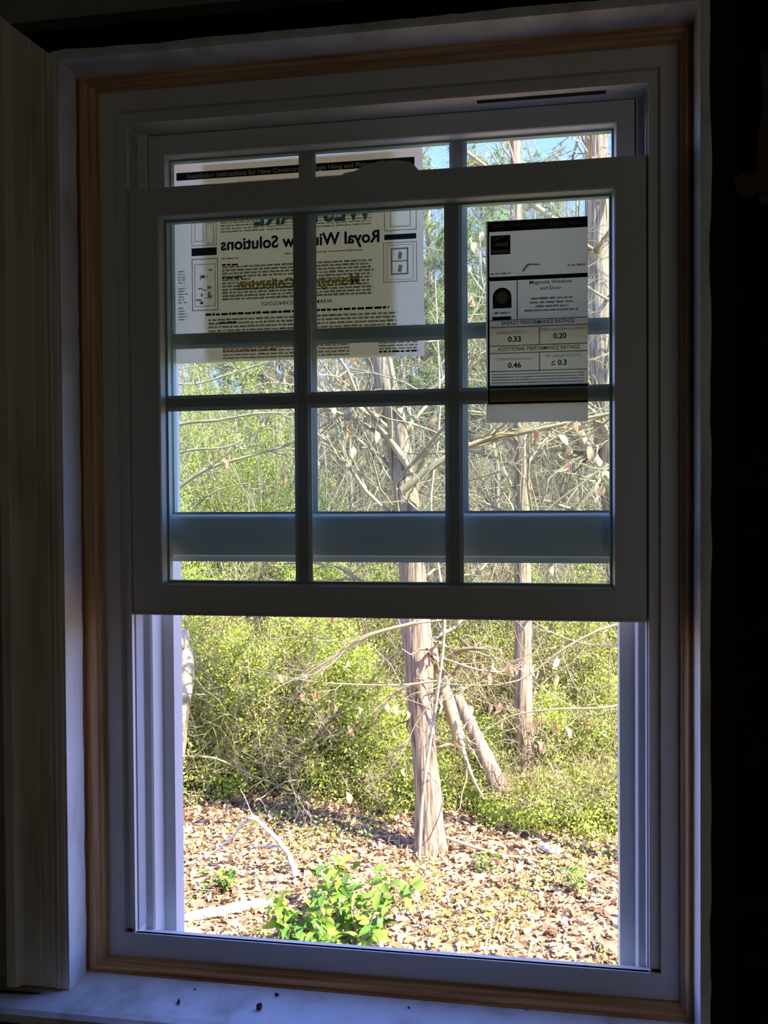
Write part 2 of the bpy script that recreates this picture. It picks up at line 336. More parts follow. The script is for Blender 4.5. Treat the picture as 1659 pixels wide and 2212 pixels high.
# clear pine stop mouldings, four mitred pieces, plus a dark stained edge left
Rb = (JX0, JX1, JZ0, JZ1)
stop = [(0.0, 0.012), (0.0, -0.0215), (0.003, -0.0225), (0.0055, -0.0195), (0.0075, -0.0195), (0.011, -0.0215), (0.0135, -0.0190), (0.0155, -0.0130), (0.0185, -0.0110), (0.0205, -0.0112), (0.0222, -0.0085), (0.0235, -0.0030), (0.0242, 0.0), (0.0242, 0.012)]
stopB = [(d * 0.0162 / 0.0242, y) for d, y in stop]
R1 = (JX0, JX1 + 0.0077, JZ0, JZ1)
labs = {'L': 'clear pine stop moulding along the left jamb', 'R': 'clear pine stop moulding along the right jamb', 'T': 'clear pine stop moulding under the head jamb', 'B': 'clear pine stop moulding on the stool'}
def quad_side(which):
    # four-sided frame with different insets per side
    iL, iR, iB, iT = 0.0242, 0.0166, 0.0162, 0.0158
    mb = MB(); A = []; B = []
    for d, y in stop:
        f = d / 0.0242; x0 = JX0 + iL * f; x1 = JX1 - iR * f; z0 = JZ0 + iB * f; z1 = JZ1 - iT * f
        if which == 'L': A.append((x0, y, z0)); B.append((x0, y, z1))
        if which == 'R': A.append((x1, y, z1)); B.append((x1, y, z0))
        if which == 'T': A.append((x0, y, z1)); B.append((x1, y, z1))
        if which == 'B': A.append((x1, y, z0)); B.append((x0, y, z0))
    n = len(stop); mb.add(A + B, [(i, (i + 1) % n, n + (i + 1) % n, n + i) for i in range(n)] + [tuple(reversed(range(n))), tuple(range(n, 2 * n))])
    return mb
for i, k in enumerate('LRTB'):
    tag(quad_side(k).build('trim_%d' % (14 + i), M['wood_v'] if k in 'LR' else M['wood_h']), labs[k], 'trim', kind='structure')
mb = MB()
zz = np.linspace(JZ0 + 0.003, JZ1 - 0.003, 50); w1 = rng.normal(0, 0.0009, 50)
V = []; 
for i in range(50): V += [(JX0 + 0.0005, -0.0235 + w1[i] - 0.003, zz[i]), (JX0 + 0.0035, -0.0228, zz[i])]
mb.add(V, [(2 * i, 2 * i + 1, 2 * i + 3, 2 * i + 2) for i in range(49)])
V = []
for i in range(50): V += [(JX1 - 0.0005, -0.0235 + w1[-i] * 0.5 - 0.002, zz[i]), (JX1 - 0.0030, -0.0228, zz[i])]
mb.add(V, [(2 * i, 2 * i + 1, 2 * i + 3, 2 * i + 2) for i in range(49)])
tag(mb.build('trim_18', M['gap']), 'stained orange-brown line between white jambs and pine mouldings', 'trim', kind='structure')

# ------------------------------------------------------------------ the window
win = tag(empty('window_1', (0.43, 0.0, -0.05)), 'white vinyl single-hung window with its lower sash raised', 'window', kind='structure')
def wpart(mb, name, mat, parent=None, bevel=0.0, label=None, smooth=False):
    o = mb.build(name, mat, parent or win, bevel, smooth)
    o.location = -Vector(win.location) if (parent is None) else (0, 0, 0)
    if label: o['label'] = label
    return o
# frame: outer rect C, D ridge, E opening, side tracks
def frect(dL, dR, dB, dT): return (dL, 0.862 - dR, dB, dT)
FX0, FX1, FZ0, FZ1 = -0.0335, 0.8945, -0.052, 1.384
def fring(levels, mb, sides='LRTB', mi=0):
    """levels: list of (x0,x1,z0,z1,y)"""
    n = len(levels); 
    for k in sides:
        A = []; B = []
        for x0, x1, z0, z1, y in levels:
            if k == 'L': A.append((x0, y, z0)); B.append((x0, y, z1))
            if k == 'R': A.append((x1, y, z1)); B.append((x1, y, z0))
            if k == 'T': A.append((x0, y, z1)); B.append((x1, y, z1))
            if k == 'B': A.append((x1, y, z0)); B.append((x0, y, z0))
        mb.add(A + B, [(i, (i + 1) % n, n + (i + 1) % n, n + i) for i in range(n)], mi)
lv = [(FX0, FX1, FZ0, FZ1, 0.098), (FX0, FX1, FZ0, FZ1, 0.001), (-0.0015, 0.8615, -0.002, 1.3445, 0.0), (-0.0005, 0.8605, -0.001, 1.3435, -0.0022), (0.0012, 0.8588, 0.0, 1.3418, -0.0022),
      (0.0022, 0.8578, 0.0, 1.3408, 0.0045), (0.0165, 0.8450, 0.0, 1.3245, 0.0045), (0.0168, 0.8442, 0.0, 1.3230, 0.0), (0.0195, 0.8420, -0.001, 1.3210, -0.0005),
      (0.0195, 0.8420, -0.014, 1.3210, 0.036), (0.0300, 0.8310, -0.022, 1.3210, 0.0375), (0.0330, 0.8290, -0.024, 1.3210, 0.040), (0.0330, 0.8290, -0.045, 1.3210, 0.0735), (0.0530, 0.8060, -0.050, 1.3000, 0.0745), (0.0560, 0.8050, -0.075, 1.2980, 0.098)]
mb = MB(); fring(lv, mb); frame = wpart(mb, 'window_frame', M['vinyl'])
# balance tracks recessed in the side jambs (grey strips seen below the raised sash)
for s, xa, xb in ((0, 0.0198, 0.0215), (1, 0.8400, 0.8417)):
    mb = MB(); mb.box(xa, xb, 0.008, 0.030, 0.0, 1.31); wpart(mb, 'balance_track', M['track'], label='grey balance track in the side jamb')
mb = MB(); p0 = at(1028, 212, 0.02); mb.box(0.588, 0.782, 0.012, 0.020, 1.3200, 1.3212); wpart(mb, 'vent_slot', M['dark'], label='long dark slot under the window head')
mb = MB(); mb.box(0.8460, 0.8570, 0.002, 0.010, -0.0004, 0.003); mb.box(0.0035, 0.0120, 0.002, 0.010, -0.0004, 0.003); wpart(mb, 'corner_shadow', M['dark'])  # black boxes standing in for shadow at the groove's lower corners

def sash(name, R, yf, yb, ins, glass, lab):
    x0, x1, z0, z1 = R; iL, iR, iB, iT = ins
    def lvl(f, y, e=0.0): return (x0 + iL * f + e, x1 - iR * f - e, z0 + iB * f + e, z1 - iT * f - e, y)
    g1, g2 = yf + 0.012, yf + 0.024
    L = [lvl(0, yb), lvl(0, yf + 0.003), lvl(0.03, yf), lvl(0.90, yf), lvl(0.94, yf + 0.0015), lvl(0.985, yf + 0.008), lvl(1, g1), lvl(1, g2), lvl(0.97, yb - 0.003), lvl(0.90, yb)]
    mb = MB(); fring(L, mb); o = wpart(mb, name, M['vinyl'], label=lab)
    gx0, gx1, gz0, gz1, _ = lvl(1, 0)
    for nm, y in (('glass_pane', g1 + 0.0005), ('glass_pane', g2 - 0.0005)):
        mb = MB(); mb.add([(gx0, y, gz0), (gx1, y, gz0), (gx1, y, gz1), (gx0, y, gz1)], [(0, 1, 2, 3)]); wpart(mb, nm, glass, o)
    mb = MB(); sp = 0.0035
    fring([(gx0, gx1, gz0, gz1, g1 + 0.001), (gx0 + sp, gx1 - sp, gz0 + sp, gz1 - sp, g1 + 0.001), (gx0 + sp, gx1 - sp, gz0 + sp, gz1 - sp, g2 - 0.001), (gx0, gx1, gz0, gz1, g2 - 0.001)], mb); wpart(mb, 'glass_spacer', M['spacer'], o)
    return o, (gx0, gx1, gz0, gz1, g1, g2)
def grille(o, xs, zs, G, w=0.0285):
    gx0, gx1, gz0, gz1, g1, g2 = G; y0, y1 = g1 + 0.0025, g2 - 0.0025; ym = (y0 + y1) / 2; mb = MB()
    h = w / 2
    for x in xs:
        pr = [(x - h, ym - 0.001), (x - h + 0.006, y0), (x + h - 0.006, y0), (x + h, ym - 0.001), (x + h, ym + 0.001), (x + h - 0.006, y1), (x - h + 0.006, y1), (x - h, ym + 0.001)]
        n = 8; mb.add([(a, b, gz0) for a, b in pr] + [(a, b, gz1) for a, b in pr], [(i, (i + 1) % n, n + (i + 1) % n, n + i) for i in range(n)])
    h = w * 0.45
    for z in zs:
        pr = [(z - h, ym - 0.001), (z - h + 0.006, y0 + 0.0002), (z + h - 0.006, y0 + 0.0002), (z + h, ym - 0.001), (z + h, ym + 0.001), (z + h - 0.006, y1 - 0.0002), (z - h + 0.006, y1 - 0.0002), (z - h, ym + 0.001)]
        n = 8; mb.add([(gx0, b, a) for a, b in pr] + [(gx1, b, a) for a, b in pr], [(i, n + i, n + (i + 1) % n, (i + 1) % n) for i in range(n)])
    wpart(mb, 'grille', M['bar'], o)
lower, GL = sash('lower_sash', (0.0205, 0.8395, 0.5250, 1.2175), 0.001, 0.034, (0.0550, 0.0495, 0.0515, 0.0500), M['glass_in'], 'raised lower sash in front of the upper sash')
grille(lower, (0.306, 0.5495), (0.870,), GL)
upper, GU = sash('upper_sash', (0.0345, 0.8275, 0.6180, 1.3200), 0.0405, 0.0725, (0.0305, 0.0305, 0.0700, 0.0365), M['glass_out'], 'fixed upper sash behind the raised one')
grille(upper, (0.3035, 0.5535), (0.980,), GU)
mb = MB(); mb.box(0.0345, 0.8275, 0.050, 0.0725, 0.6085, 0.6182); wpart(mb, 'weather_strip', M['vinyl'], upper)
# thin lip along the bottom edge of the raised sash
mb = MB(); mb.box(0.0205, 0.8395, -0.0035, 0.004, 0.5250, 0.5295); wpart(mb, 'lift_rail', M['vinyl'], lower, 0.001)
# cam lock on the meeting rail
mb = MB()
lk = [at(a, b, 0.012) for a, b in ((738, 382), (746, 376), (768, 372), (786, 362), (800, 356), (826, 351), (862, 349), (884, 352), (896, 359), (904, 368), (915, 374), (930, 377), (930, 384))]
n = len(lk); mb.add([(p[0], 0.006, p[2]) for p in lk] + [(p[0], 0.024, p[2]) for p in lk], [tuple(reversed(range(n))), tuple(range(n, 2 * n))] + [(i, (i + 1) % n, n + (i + 1) % n, n + i) for i in range(n)])
wpart(mb, 'sash_lock', M['vinyl'], lower, 0.002)

# ------------------------------------------------------------------ printed sheet on the upper glass and energy label on the lower glass
def text_mesh(body, h, width=None, mirror=False, bold=0.0, align='CENTER'):
    """V, F-list of a flat text, centred at 0, in x/z, height h, optionally fitted to width"""
    c = bpy.data.curves.new('t', 'FONT'); c.body = body; c.size = 1.0; c.align_x = 'LEFT'; c.offset = bold; c.resolution_u = 3
    o = bpy.data.objects.new('t', c); COL.objects.link(o); dg = bpy.context.evaluated_depsgraph_get(); me = o.evaluated_get(dg).to_mesh()
    V = np.array([v.co[:] for v in me.vertices]); F = [tuple(p.vertices) for p in me.polygons]
    bpy.data.objects.remove(o)
    if len(V) == 0: return np.zeros((0, 3)), []
    x0, x1 = V[:, 0].min(), V[:, 0].max(); s = h / 0.72; sx = width / (x1 - x0) if width else s
    X = (V[:, 0] - (x0 + x1) / 2) * sx; Z = V[:, 1] * s - h / 2
    if mirror: X = -X
    return np.stack([X, np.zeros(len(X)), Z], 1), F
def print_part(name, items, y, mat, parent, org):
    mb = MB()
    for it in items:
        if it[0] == 'r': _, x0, x1, z0, z1 = it; mb.add([(x0, y, z0), (x1, y, z0), (x1, y, z1), (x0, y, z1)], [(0, 1, 2, 3)])
        elif it[0] == 't':
            _, body, cx, cz, h, wd, mir = it[:7]; V, F = text_mesh(body, h, wd, mir, 0.012 if h < 0.0065 else 0.028)
            ang = it[7] if len(it) > 7 else 0
            X = V[:, 0] * math.cos(ang) - V[:, 2] * math.sin(ang); Z = V[:, 0] * math.sin(ang) + V[:, 2] * math.cos(ang)
            mb.add([(cx + a, y, cz + b) for a, b in zip(X, Z)], F)
        elif it[0] == 'p':
            pts = it[1]; mb.add([(a, y, b) for a, b in pts], [tuple(range(len(pts)))])
    o = mb.build(name, mat, parent); o.location = -Vector(org); return o
def words(x0, x1, z, h, rnd, gap=0.0022):
    out = []; x = x0
    while x < x1:
        l = rnd.uniform(0.004, 0.013); e = min(x + l, x1); out.append(('r', x, e, z, z + h * rnd.uniform(0.8, 1.0))); x = e + gap * rnd.uniform(0.6, 1.2)
    return out
rn = random.Random(5)
YP = GU[5] + 0.0045; org = (0.28, YP, 0.945)
sheet = tag(empty('instruction_sheet', org), 'large folded installation sheet with mirrored print taped to the upper glass', 'paper sheet')
def px2(a, b, Y): p = at(a, b, Y); return (p[0], p[2])
# sheet with a slight ripple
mb = MB(); nx, nz = 24, 18; V = []
SX0, SX1, SZ0, SZ1 = 0.0625, 0.4940, 0.9450, 1.2830
for j in range(nz + 1):
    for i in range(nx + 1):
        u, v_ = i / nx, j / nz; x = SX0 + (SX1 - SX0) * u + 0.0015 * (1 - v_); z = SZ0 + (SZ1 - SZ0) * v_ - (0.004 if False else 0.0)
        V.append((x, YP + 0.0012 + 0.0007 * math.sin(9 * u + 3 * v_) * math.sin(7 * v_ + 1), z))
F = [(j * (nx + 1) + i, j * (nx + 1) + i + 1, (j + 1) * (nx + 1) + i + 1, (j + 1) * (nx + 1) + i) for j in range(nz) for i in range(nx)]
mb.add(V, F); o = mb.build('paper', M['paper'], sheet, smooth=True); o.location = -Vector(org)
mb = MB(); mb.add([(0.118, YP + 0.0045, 0.947), (0.447, YP + 0.0045, 0.947), (0.447, YP + 0.0045, 1.280), (0.1165, YP + 0.0045, 1.280)], [(0, 1, 2, 3)])
o = mb.build('folded_layer', M['paper2'], sheet); o.location = -Vector(org); o['label'] = 'second folded layer behind the middle of the sheet'
yi = YP - 0.0006
def X(px): return px2(px, 600, YP)[0]
def Z(px, py): return px2(px, py, YP)[1]
# title strip (reads the right way)
print_part('title_bar', [('r', 0.070, 0.481, 1.2550, 1.2680)], yi, M['ink'], sheet, org)
print_part('title_lettering', [('t', 'Installation Instructions for New Construction; Single Hung and Picture Windows', 0.276, 1.2613, 0.0076, 0.372, False)], yi - 0.0003, M['white'], sheet, org)
it = [('t', 'Failure to follow instructions may void product warranty', 0.28, 1.2465, 0.0042, 0.20, False)]
print_part('red_lettering', it + words(0.26, 0.395, 1.121, 0.0022, rn) + words(0.15, 0.18, 1.118, 0.0022, rn) + words(0.150, 0.245, 0.9620, 0.0040, rn), yi, M['ink_red'], sheet, org)
print_part('blue_logo_lettering', [('t', 'WESTLAKE', 0.309, 1.1890, 0.0340, 0.205, True)], yi, M['ink_blue'], sheet, org)
print_part('large_mirrored_lettering', [('t', 'Royal Window Solutions', 0.2850, 1.1435, 0.0200, 0.274, True)], yi, M['ink'], sheet, org)
print_part('orange_lettering', [('t', 'Monogram Collection', 0.283, 1.0740, 0.0175, 0.210, True)], yi - 0.0002, M['ink_orange'], sheet, org)
it = [('t', 'WARM-EDGE TECHNOLOGY', 0.280, 1.0405, 0.0062, 0.124, True)]
it += [('r', 0.096, 0.141, 1.1262, 1.1392), ('r', 0.430, 0.483, 1.1355, 1.1442)]
it += words(0.150, 0.180, 1.1070, 0.0034, rn) + words(0.150, 0.186, 1.0850, 0.0034, rn) + words(0.120, 0.437, 1.0240, 0.0042, rn) + words(0.145, 0.175, 1.0100, 0.0034, rn) + words(0.16, 0.40, 0.9760, 0.0042, rn) + words(0.42, 0.486, 0.9520, 0.0032, rn)
print_part('black_lettering', it, yi, M['ink'], sheet, org)
it = []
for z in np.arange(1.163, 1.200, 0.0050): it += words(0.148, 0.225, z, 0.0026, rn) + words(0.23, 0.41, z, 0.0022, rn)
for z in np.arange(1.049, 1.104, 0.0054):
    it += words(0.150, 0.290 if not (1.078 < z < 1.084) else 0.20, z, 0.0036, rn) + words(0.290, 0.412 - 0.010 * rn.random(), z, 0.0036, rn)
for z in np.arange(0.984, 1.018, 0.0062): it += words(0.125, 0.45, z, 0.0036, rn)
for z in np.arange(0.950, 0.972, 0.0055): it += words(0.150, 0.37, z, 0.0030, rn)
for z in np.arange(0.957, 0.985, 0.0050): it += words(0.42, 0.485, z, 0.0028, rn)
print_part('small_lettering', it, yi + 0.0001, M['ink_grey'], sheet, org)
def rect_lines(x0, x1, z0, z1, t=0.0011): return [('r', x0, x1, z0, z0 + t), ('r', x0, x1, z1 - t, z1), ('r', x0, x0 + t, z0 + t, z1 - t), ('r', x1 - t, x1, z0 + t, z1 - t)]
it = rect_lines(0.096, 0.141, 1.143, 1.190) + rect_lines(0.102, 0.118, 1.150, 1.185) + rect_lines(0.122, 0.136, 1.146, 1.180) + rect_lines(0.096, 0.143, 1.033, 1.121, 0.0016) + rect_lines(0.101, 0.138, 1.040, 1.112)
it += rect_lines(0.430, 0.484, 1.150, 1.190, 0.0014) + rect_lines(0.440, 0.474, 1.156, 1.186, 0.0014) + rect_lines(0.4405, 0.4700, 1.078, 1.122, 0.0028) + rect_lines(0.428, 0.484, 1.066, 1.131, 0.0012) + rect_lines(0.434, 0.478, 1.070, 1.127, 0.0008) + [('r', 0.443, 0.468, 1.0995, 1.1015), ('p', [(0.452, 1.104), (0.458, 1.103), (0.460, 1.114), (0.454, 1.116)]), ('p', [(0.452, 1.083), (0.458, 1.082), (0.460, 1.093), (0.454, 1.095)])]
for k in range(18):
    if k % 7 != 5: it += words(0.071, 0.071 + rn.uniform(0.010, 0.018), 1.100 - 0.0048 * k, 0.0022, rn)
for k in range(18): x = rn.uniform(0.103, 0.128); z = rn.uniform(1.042, 1.104); it += [('r', x, x + rn.uniform(0.002, 0.010), z, z + rn.uniform(0.001, 0.006))]
print_part('diagram', it, yi, M['ink_grey'], sheet, org)

YL = GL[4] - 0.0004; lorg = (0.678, YL, 0.829)
lab = tag(empty('energy_label', lorg), 'energy rating label with black border stuck on the right-hand lower sash glass', 'label')
LX0, LX1, LZ0, LZ1 = 0.6005, 0.7545, 0.8270, 1.1360
mb = MB(); mb.add([(LX0, YL - 0.0004, LZ0), (LX1, YL - 0.0004, LZ0), (LX1, YL - 0.0004, LZ1 - 0.001), (LX0, YL - 0.0004, LZ1)], [(0, 1, 2, 3)])
o = mb.build('paper', M['label'], lab); o.location = -Vector(lorg)
yl = YL - 0.0008; K = LX1 - LX0
def lz(py): return 1.1360 - (py - 475) * (0.309 / 436.0)
def lx(px): return LX0 + (px - 1051) * (K / 220.0)
it = [('r', LX0 + 0.0025, LX1, lz(499), LZ1 - 0.001), ('r', LX0 + 0.0025, LX0 + 0.0055, lz(871), lz(499)), ('r', LX0 + 0.0055, LX1, lz(605), lz(596)), ('r', LX0 + 0.0055, LX1, lz(837), lz(831)), ('r', LX0 + 0.0055, LX1, lz(871), lz(866)),
      ('r', lx(1062), lx(1105), lz(548), lz(507)), ('r', lx(1065), lx(1106), lz(689), lz(682))]
# dome with sunburst
dome = [(lx(1066), lz(664)), (lx(1107), lz(664))] + [(lx(1086.5) + 0.01435 * math.cos(a), lz(640) + 0.0145 * math.sin(a)) for a in np.linspace(0, math.pi, 16)]
it += [('p', dome)]
print_part('black_print', it, yl, M['ink'], lab, lorg)
sb = []
for k in range(32):
    a = math.pi * 2 * k / 32; r = 0.0125 if k % 2 == 0 else 0.0075; sb.append((lx(1086.5) + r * math.cos(a), lz(641) + r * math.sin(a)))
it = [('p', sb), ('p', [(lx(1066), lz(531)), (lx(1078), lz(523)), (lx(1095), lz(524)), (lx(1103), lz(514)), (lx(1098), lz(532)), (lx(1082), lz(530))]),
      ('p', [(lx(1064), lz(519)), (lx(1076), lz(512)), (lx(1092), lz(510)), (lx(1078), lz(515))]), ('r', lx(1064), lx(1103), lz(545), lz(539))]
print_part('sunburst', it, yl - 0.0003, M['ink_soft'], lab, lorg)
print_part('header_lettering', [('t', 'ENERGY STAR Certified in Highlighted Regions', lx(1162), lz(487), 0.0058, 0.135, False)], yl - 0.0003, M['ink_grey'], lab, lorg)
it = [('t', 'Magnolia Window', lx(1192), lz(611), 0.0055, 0.064, False), ('t', 'and Door', lx(1192), lz(624), 0.0055, 0.032, False),
      ('t', '0.33', lx(1113), lz(731), 0.0082, 0.020, False), ('t', '0.20', lx(1211), lz(727), 0.0082, 0.020, False), ('t', '0.46', lx(1113), lz(787), 0.0082, 0.020, False), ('t', '\u2264 0.3', lx(1209), lz(784), 0.0082, 0.023, False),
      ('t', 'ENERGY PERFORMANCE RATINGS', lx(1164), lz(696), 0.0058, 0.110, False), ('t', 'ADDITIONAL PERFORMANCE RATINGS', lx(1165), lz(752), 0.0058, 0.124, False)]
print_part('rating_lettering', it, yl, M['ink'], lab, lorg)
it = [('t', 'U-Factor (U.S./I-P)', lx(1107), lz(716), 0.0048, 0.047, False), ('t', 'Solar Heat Gain Coefficient', lx(1219), lz(712), 0.0048, 0.068, False), ('t', 'Visible Transmittance', lx(1112), lz(773), 0.0048, 0.054, False), ('t', 'Air Leakage (U.S./I-P)', lx(1218), lz(769), 0.0048, 0.053, False)]
it += [('r', LX0 + 0.006, LX1, lz(a + 1.2), lz(a - 1.2)) for a in (690, 705, 745, 761, 800)] + [('r', lx(1166), lx(1168.5), lz(745), lz(705)), ('r', lx(1166), lx(1168.5), lz(801), lz(761)), ('r', lx(1118), lx(1121), lz(690), lz(606))]
it += [('r', LX0 + 0.006, LX1, lz(866), lz(838))]
print_part('grey_print', it, yl + 0.0002, M['ink_grey'], lab, lorg)
it = []
for k, (a, b) in enumerate(((1149, 1238), (1147, 1240), (1160, 1230), (1135, 1250))): it += words(lx(a), lx(b), lz(648 + 8.5 * k), 0.0030, rn)
for k in range(4): it += words(lx(1064), lx(1262), lz(808 + 6 * k), 0.0018, rn, 0.001)
it += words(lx(1062), lx(1105), lz(591), 0.0026, rn) + words(lx(1228), lx(1265), lz(580), 0.0030, rn) + words(lx(1070), lx(1104), lz(676), 0.003, rn) + words(lx(1075), lx(1150), lz(853), 0.003, rn)
# faint map outline
it += [('p', [(lx(1130), lz(585)), (lx(1142), lz(570)), (lx(1170), lz(572)), (lx(1168), lz(575)), (lx(1145), lz(574)), (lx(1133), lz(588))])]
print_part('small_lettering', it, yl, M['ink_soft'], lab, lorg)

# ------------------------------------------------------------------ crumbs on the stool
def crumb(name, px, py, size, sq, label, cat, mat, seed, group=None):
    r = np.random.default_rng(seed); p = atg(px, py, JZ0)
    import bmesh
    bm = bmesh.new(); bmesh.ops.create_icosphere(bm, subdivisions=2, radius=1.0)
    for v in bm.verts:
        k = 1 + 0.35 * math.sin(5 * v.co.x + seed) * math.cos(4 * v.co.y + 2 * seed) + 0.18 * r.normal()
        v.co = Vector((v.co.x * size * sq[0] * k, v.co.y * size * sq[1] * k, max(v.co.z, -0.6) * size * sq[2] * k))
    me = bpy.data.meshes.new(name); bm.to_mesh(me); bm.free()
    z0 = min(v.co.z for v in me.vertices); o = link(name, me, mat); o.location = (p[0], p[1], JZ0 - z0 + 0.0002); o.rotation_euler = (0, 0, seed)
    tag(o, label, cat, group); return o
M['crumb'] = noise_mat('grey_brown_crumb', [(0.03, 0.025, 0.02), (0.16, 0.13, 0.12)], (300, 300, 300), 0.9, 0.1)
crumb('plaster_crumb', 560, 2180, 0.0048, (1, 0.9, 1.15), 'largest dark crumb, jagged, on the stool front', 'crumb', M['crumb'], 1)
crumb('dead_insect', 386, 2166, 0.0042, (1.2, 0.5, 0.5), 'small oval dark husk on the stool at the left', 'dead insect', M['crumb'], 2)
crumb('plaster_crumb', 598, 2151, 0.0026, (1.2, 0.7, 0.8), 'small reddish-brown crumb behind the largest one', 'crumb', M['brown'], 3)
crumb('plaster_crumb', 421, 2138, 0.0014, (1, 0.8, 0.7), 'tiny dark speck near the pine moulding, above the husk', 'crumb', M['crumb'], 4)
crumb('plaster_crumb', 1136, 2179, 0.0030, (1.6, 0.7, 0.5), 'pale grey fluff against the pine moulding right of centre', 'crumb', M['plaster'], 5)
crumb('plaster_crumb', 883, 2178, 0.0018, (1, 0.8, 0.6), 'tiny dark speck on the stool right of centre', 'crumb', M['crumb'], 6)

# ------------------------------------------------------------------ ground and leaf litter
gx = np.concatenate([np.linspace(-80, -8, 14), np.linspace(-7, 9, 80), np.linspace(10, 80, 14)]); gy = np.concatenate([np.linspace(0.10, 12, 70), np.linspace(13, 110, 20)])
XX, YY = np.meshgrid(gx, gy); ZZ = gh(XX, YY); V = np.stack([XX, YY, ZZ], -1).reshape(-1, 3); nx_ = len(gx)
ii, jj = np.meshgrid(np.arange(nx_ - 1), np.arange(len(gy) - 1)); a = (jj * nx_ + ii).ravel()
o = link('ground', np_mesh('ground', V, np.stack([a, a + 1, a + 1 + nx_, a + nx_], -1)), M['soil'], smooth=True); tag(o, 'brown woodland soil sloping away behind the house', 'ground', kind='structure')
n = 64000; x = rng.uniform(-4.2, 4.2, n); y = 0.8 + 6.5 * rng.random(n) ** 0.9
C = np.stack([x, y, gh(x, y) + 0.006 + 0.03 * rng.random(n) ** 2], 1); V, F = leaves(C, 0.026 + 0.056 * rng.random(n) ** 1.4, 0.55, flat=0.70, cup=0.5)
tag(link('leaf_litter', np_mesh('leaf_litter', V, F), M['litter']), 'carpet of tan fallen leaves on the ground in front of the thicket', 'fallen leaves', kind='stuff')
# low trailing vines with small leaves in patches over the litter
def patchy(n, x0, x1, y0, y1, th=0.0, f=1.4, s=0.0):
    x = rng.uniform(x0, x1, n); y = rng.uniform(y0, y1, n)
    k = np.sin(f * 2.1 * x + 1.3 + s) * np.cos(f * 2.7 * y + s) + 0.6 * np.sin(f * 5.3 * x - f * 3.1 * y + 2 * s) > th
    return x[k], y[k]
x1_, y1_ = patchy(26000, -3.6, 3.0, 2.2, 5.2, 0.25)
C = np.stack([x1_, y1_, gh(x1_, y1_) + 0.02 + 0.10 * rng.random(len(x1_)) ** 1.5], 1); V, F = leaves(C, rng.uniform(0.014, 0.032, len(C)), 0.6)
tag(link('ground_vines', np_mesh('ground_vines', V, F), M['leaf_y']), 'yellow-green trailing vine leaves in patches over the litter', 'vines', kind='stuff')
x1_, y1_ = patchy(1500, -3.6, 3.0, 2.0, 5.6, -0.2, 1.1, 2.0)
b = np.stack([x1_, y1_, gh(x1_, y1_)], 1); P, R = grow(b, norm(rng.normal(size=b.shape) * np.array([1, 1, 0.5]) + np.array([0, 0, 0.8])), rng.uniform(0.08, 0.35, len(b)), np.full(len(b), 0.0022), 5, 0.35)
P[..., 2] = np.maximum(P[..., 2], GZ - 0.02); V, F = tubes(P, R)
tag(link('dry_grass', np_mesh('dry_grass', V, F), M['twig']), 'thin dry grass stems standing in the leaf litter', 'dry grass', kind='stuff')

# ------------------------------------------------------------------ the thicket: shrubs of tiny leaves
def shrub(px, Y, wid, pytop, nleaf, mat, label, size=(0.016, 0.034), group='vine-covered shrubs of the thicket', depth=None, bare=0.0, lowcut=0.0):
    p = at(px, 1300, Y); top = CAM[2] + (Y - CAM[1]) * (1091 - pytop) / FPX; gz = float(gh(p[0], Y)); H = top - gz; org = (p[0], Y, gz)
    root = tag(empty('shrub', org), label, 'shrub', group); dp = depth or wid * 0.7
    # clumpy mound: leaves around twig tips
    ns = max(6, int(nleaf / 1100)); nb = int(nleaf * 1.4 / 28)
    u = rng.normal(size=(nb, 3)); u = norm(u); u[:, 2] = np.abs(u[:, 2]); r = rng.random(nb) ** 0.32
    lump = 1 + 0.22 * np.sin(5 * u[:, 0] + px) * np.cos(6 * u[:, 2] + Y * 3) + 0.12 * np.sin(11 * u[:, 0] + 2 * px)
    cl = u * (r * lump)[:, None] * np.array([wid / 2, dp / 2, H]); cl[:, 2] = lowcut + np.maximum(cl[:, 2], 0.02)
    bs = np.stack([rng.normal(0, wid * 0.16, ns * 3), rng.normal(0, dp * 0.16, ns * 3), np.zeros(ns * 3)], 1)
    P, R = grow(bs, rng.normal(size=bs.shape) * 0.4 + np.array([0, 0, 1]), rng.uniform(0.7, 1.05, len(bs)) * H, np.full(len(bs), 0.011), 8, 0.16)
    P2, R2 = sub(P, R, 9, 0.2 * wid, 0.5 * wid, 5, 0.3, 0.8); P3, R3 = sub(P2, R2, 4, 0.1, 0.3, 4, 0.3, 0.9, rs=0.6)
    # twigs reaching into the clusters
    k = rng.choice(nb, min(nb, 420), replace=False); P4, R4 = grow(cl[k], rng.normal(size=(len(k), 3)) + np.array([0, 0, .3]), rng.uniform(0.1, 0.4, len(k)), np.full(len(k), 0.0028), 4, 0.35)
    V, F = join([tubes(P, R, 5), tubes(P2, R2, 3), tubes(P3, R3, 3), tubes(P4, R4, 3)])
    link('stems', np_mesh('stems', V, F), M['twig'], root)
    if bare < 1:
        c = np.repeat(cl, 28, 0); c = c + rng.normal(size=c.shape) * np.array([0.055, 0.055, 0.045]); c[:, 2] = np.maximum(c[:, 2], 0.01)
        V, F = leaves(c, rng.uniform(size[0], size[1], len(c)), 0.62); link('foliage', np_mesh('foliage', V, F), mat, root)
    return root
Yl, Gl = M['leaf_y'], M['leaf_g']
shrub(440, 7.2, 2.1, 740, 42000, Gl, 'tallest vine-smothered shrub, at the far left behind the low ones')
shrub(590, 7.6, 1.9, 800, 36000, Gl, 'tall vine-smothered shrub right of the tallest one, reaching the sheet')
shrub(330, 5.6, 1.7, 1120, 26000, Yl, 'bright yellow-green shrub cut off by the left window edge')
shrub(450, 5.2, 1.5, 1330, 26000, Yl, 'yellow-green shrub behind the forked dead branch')
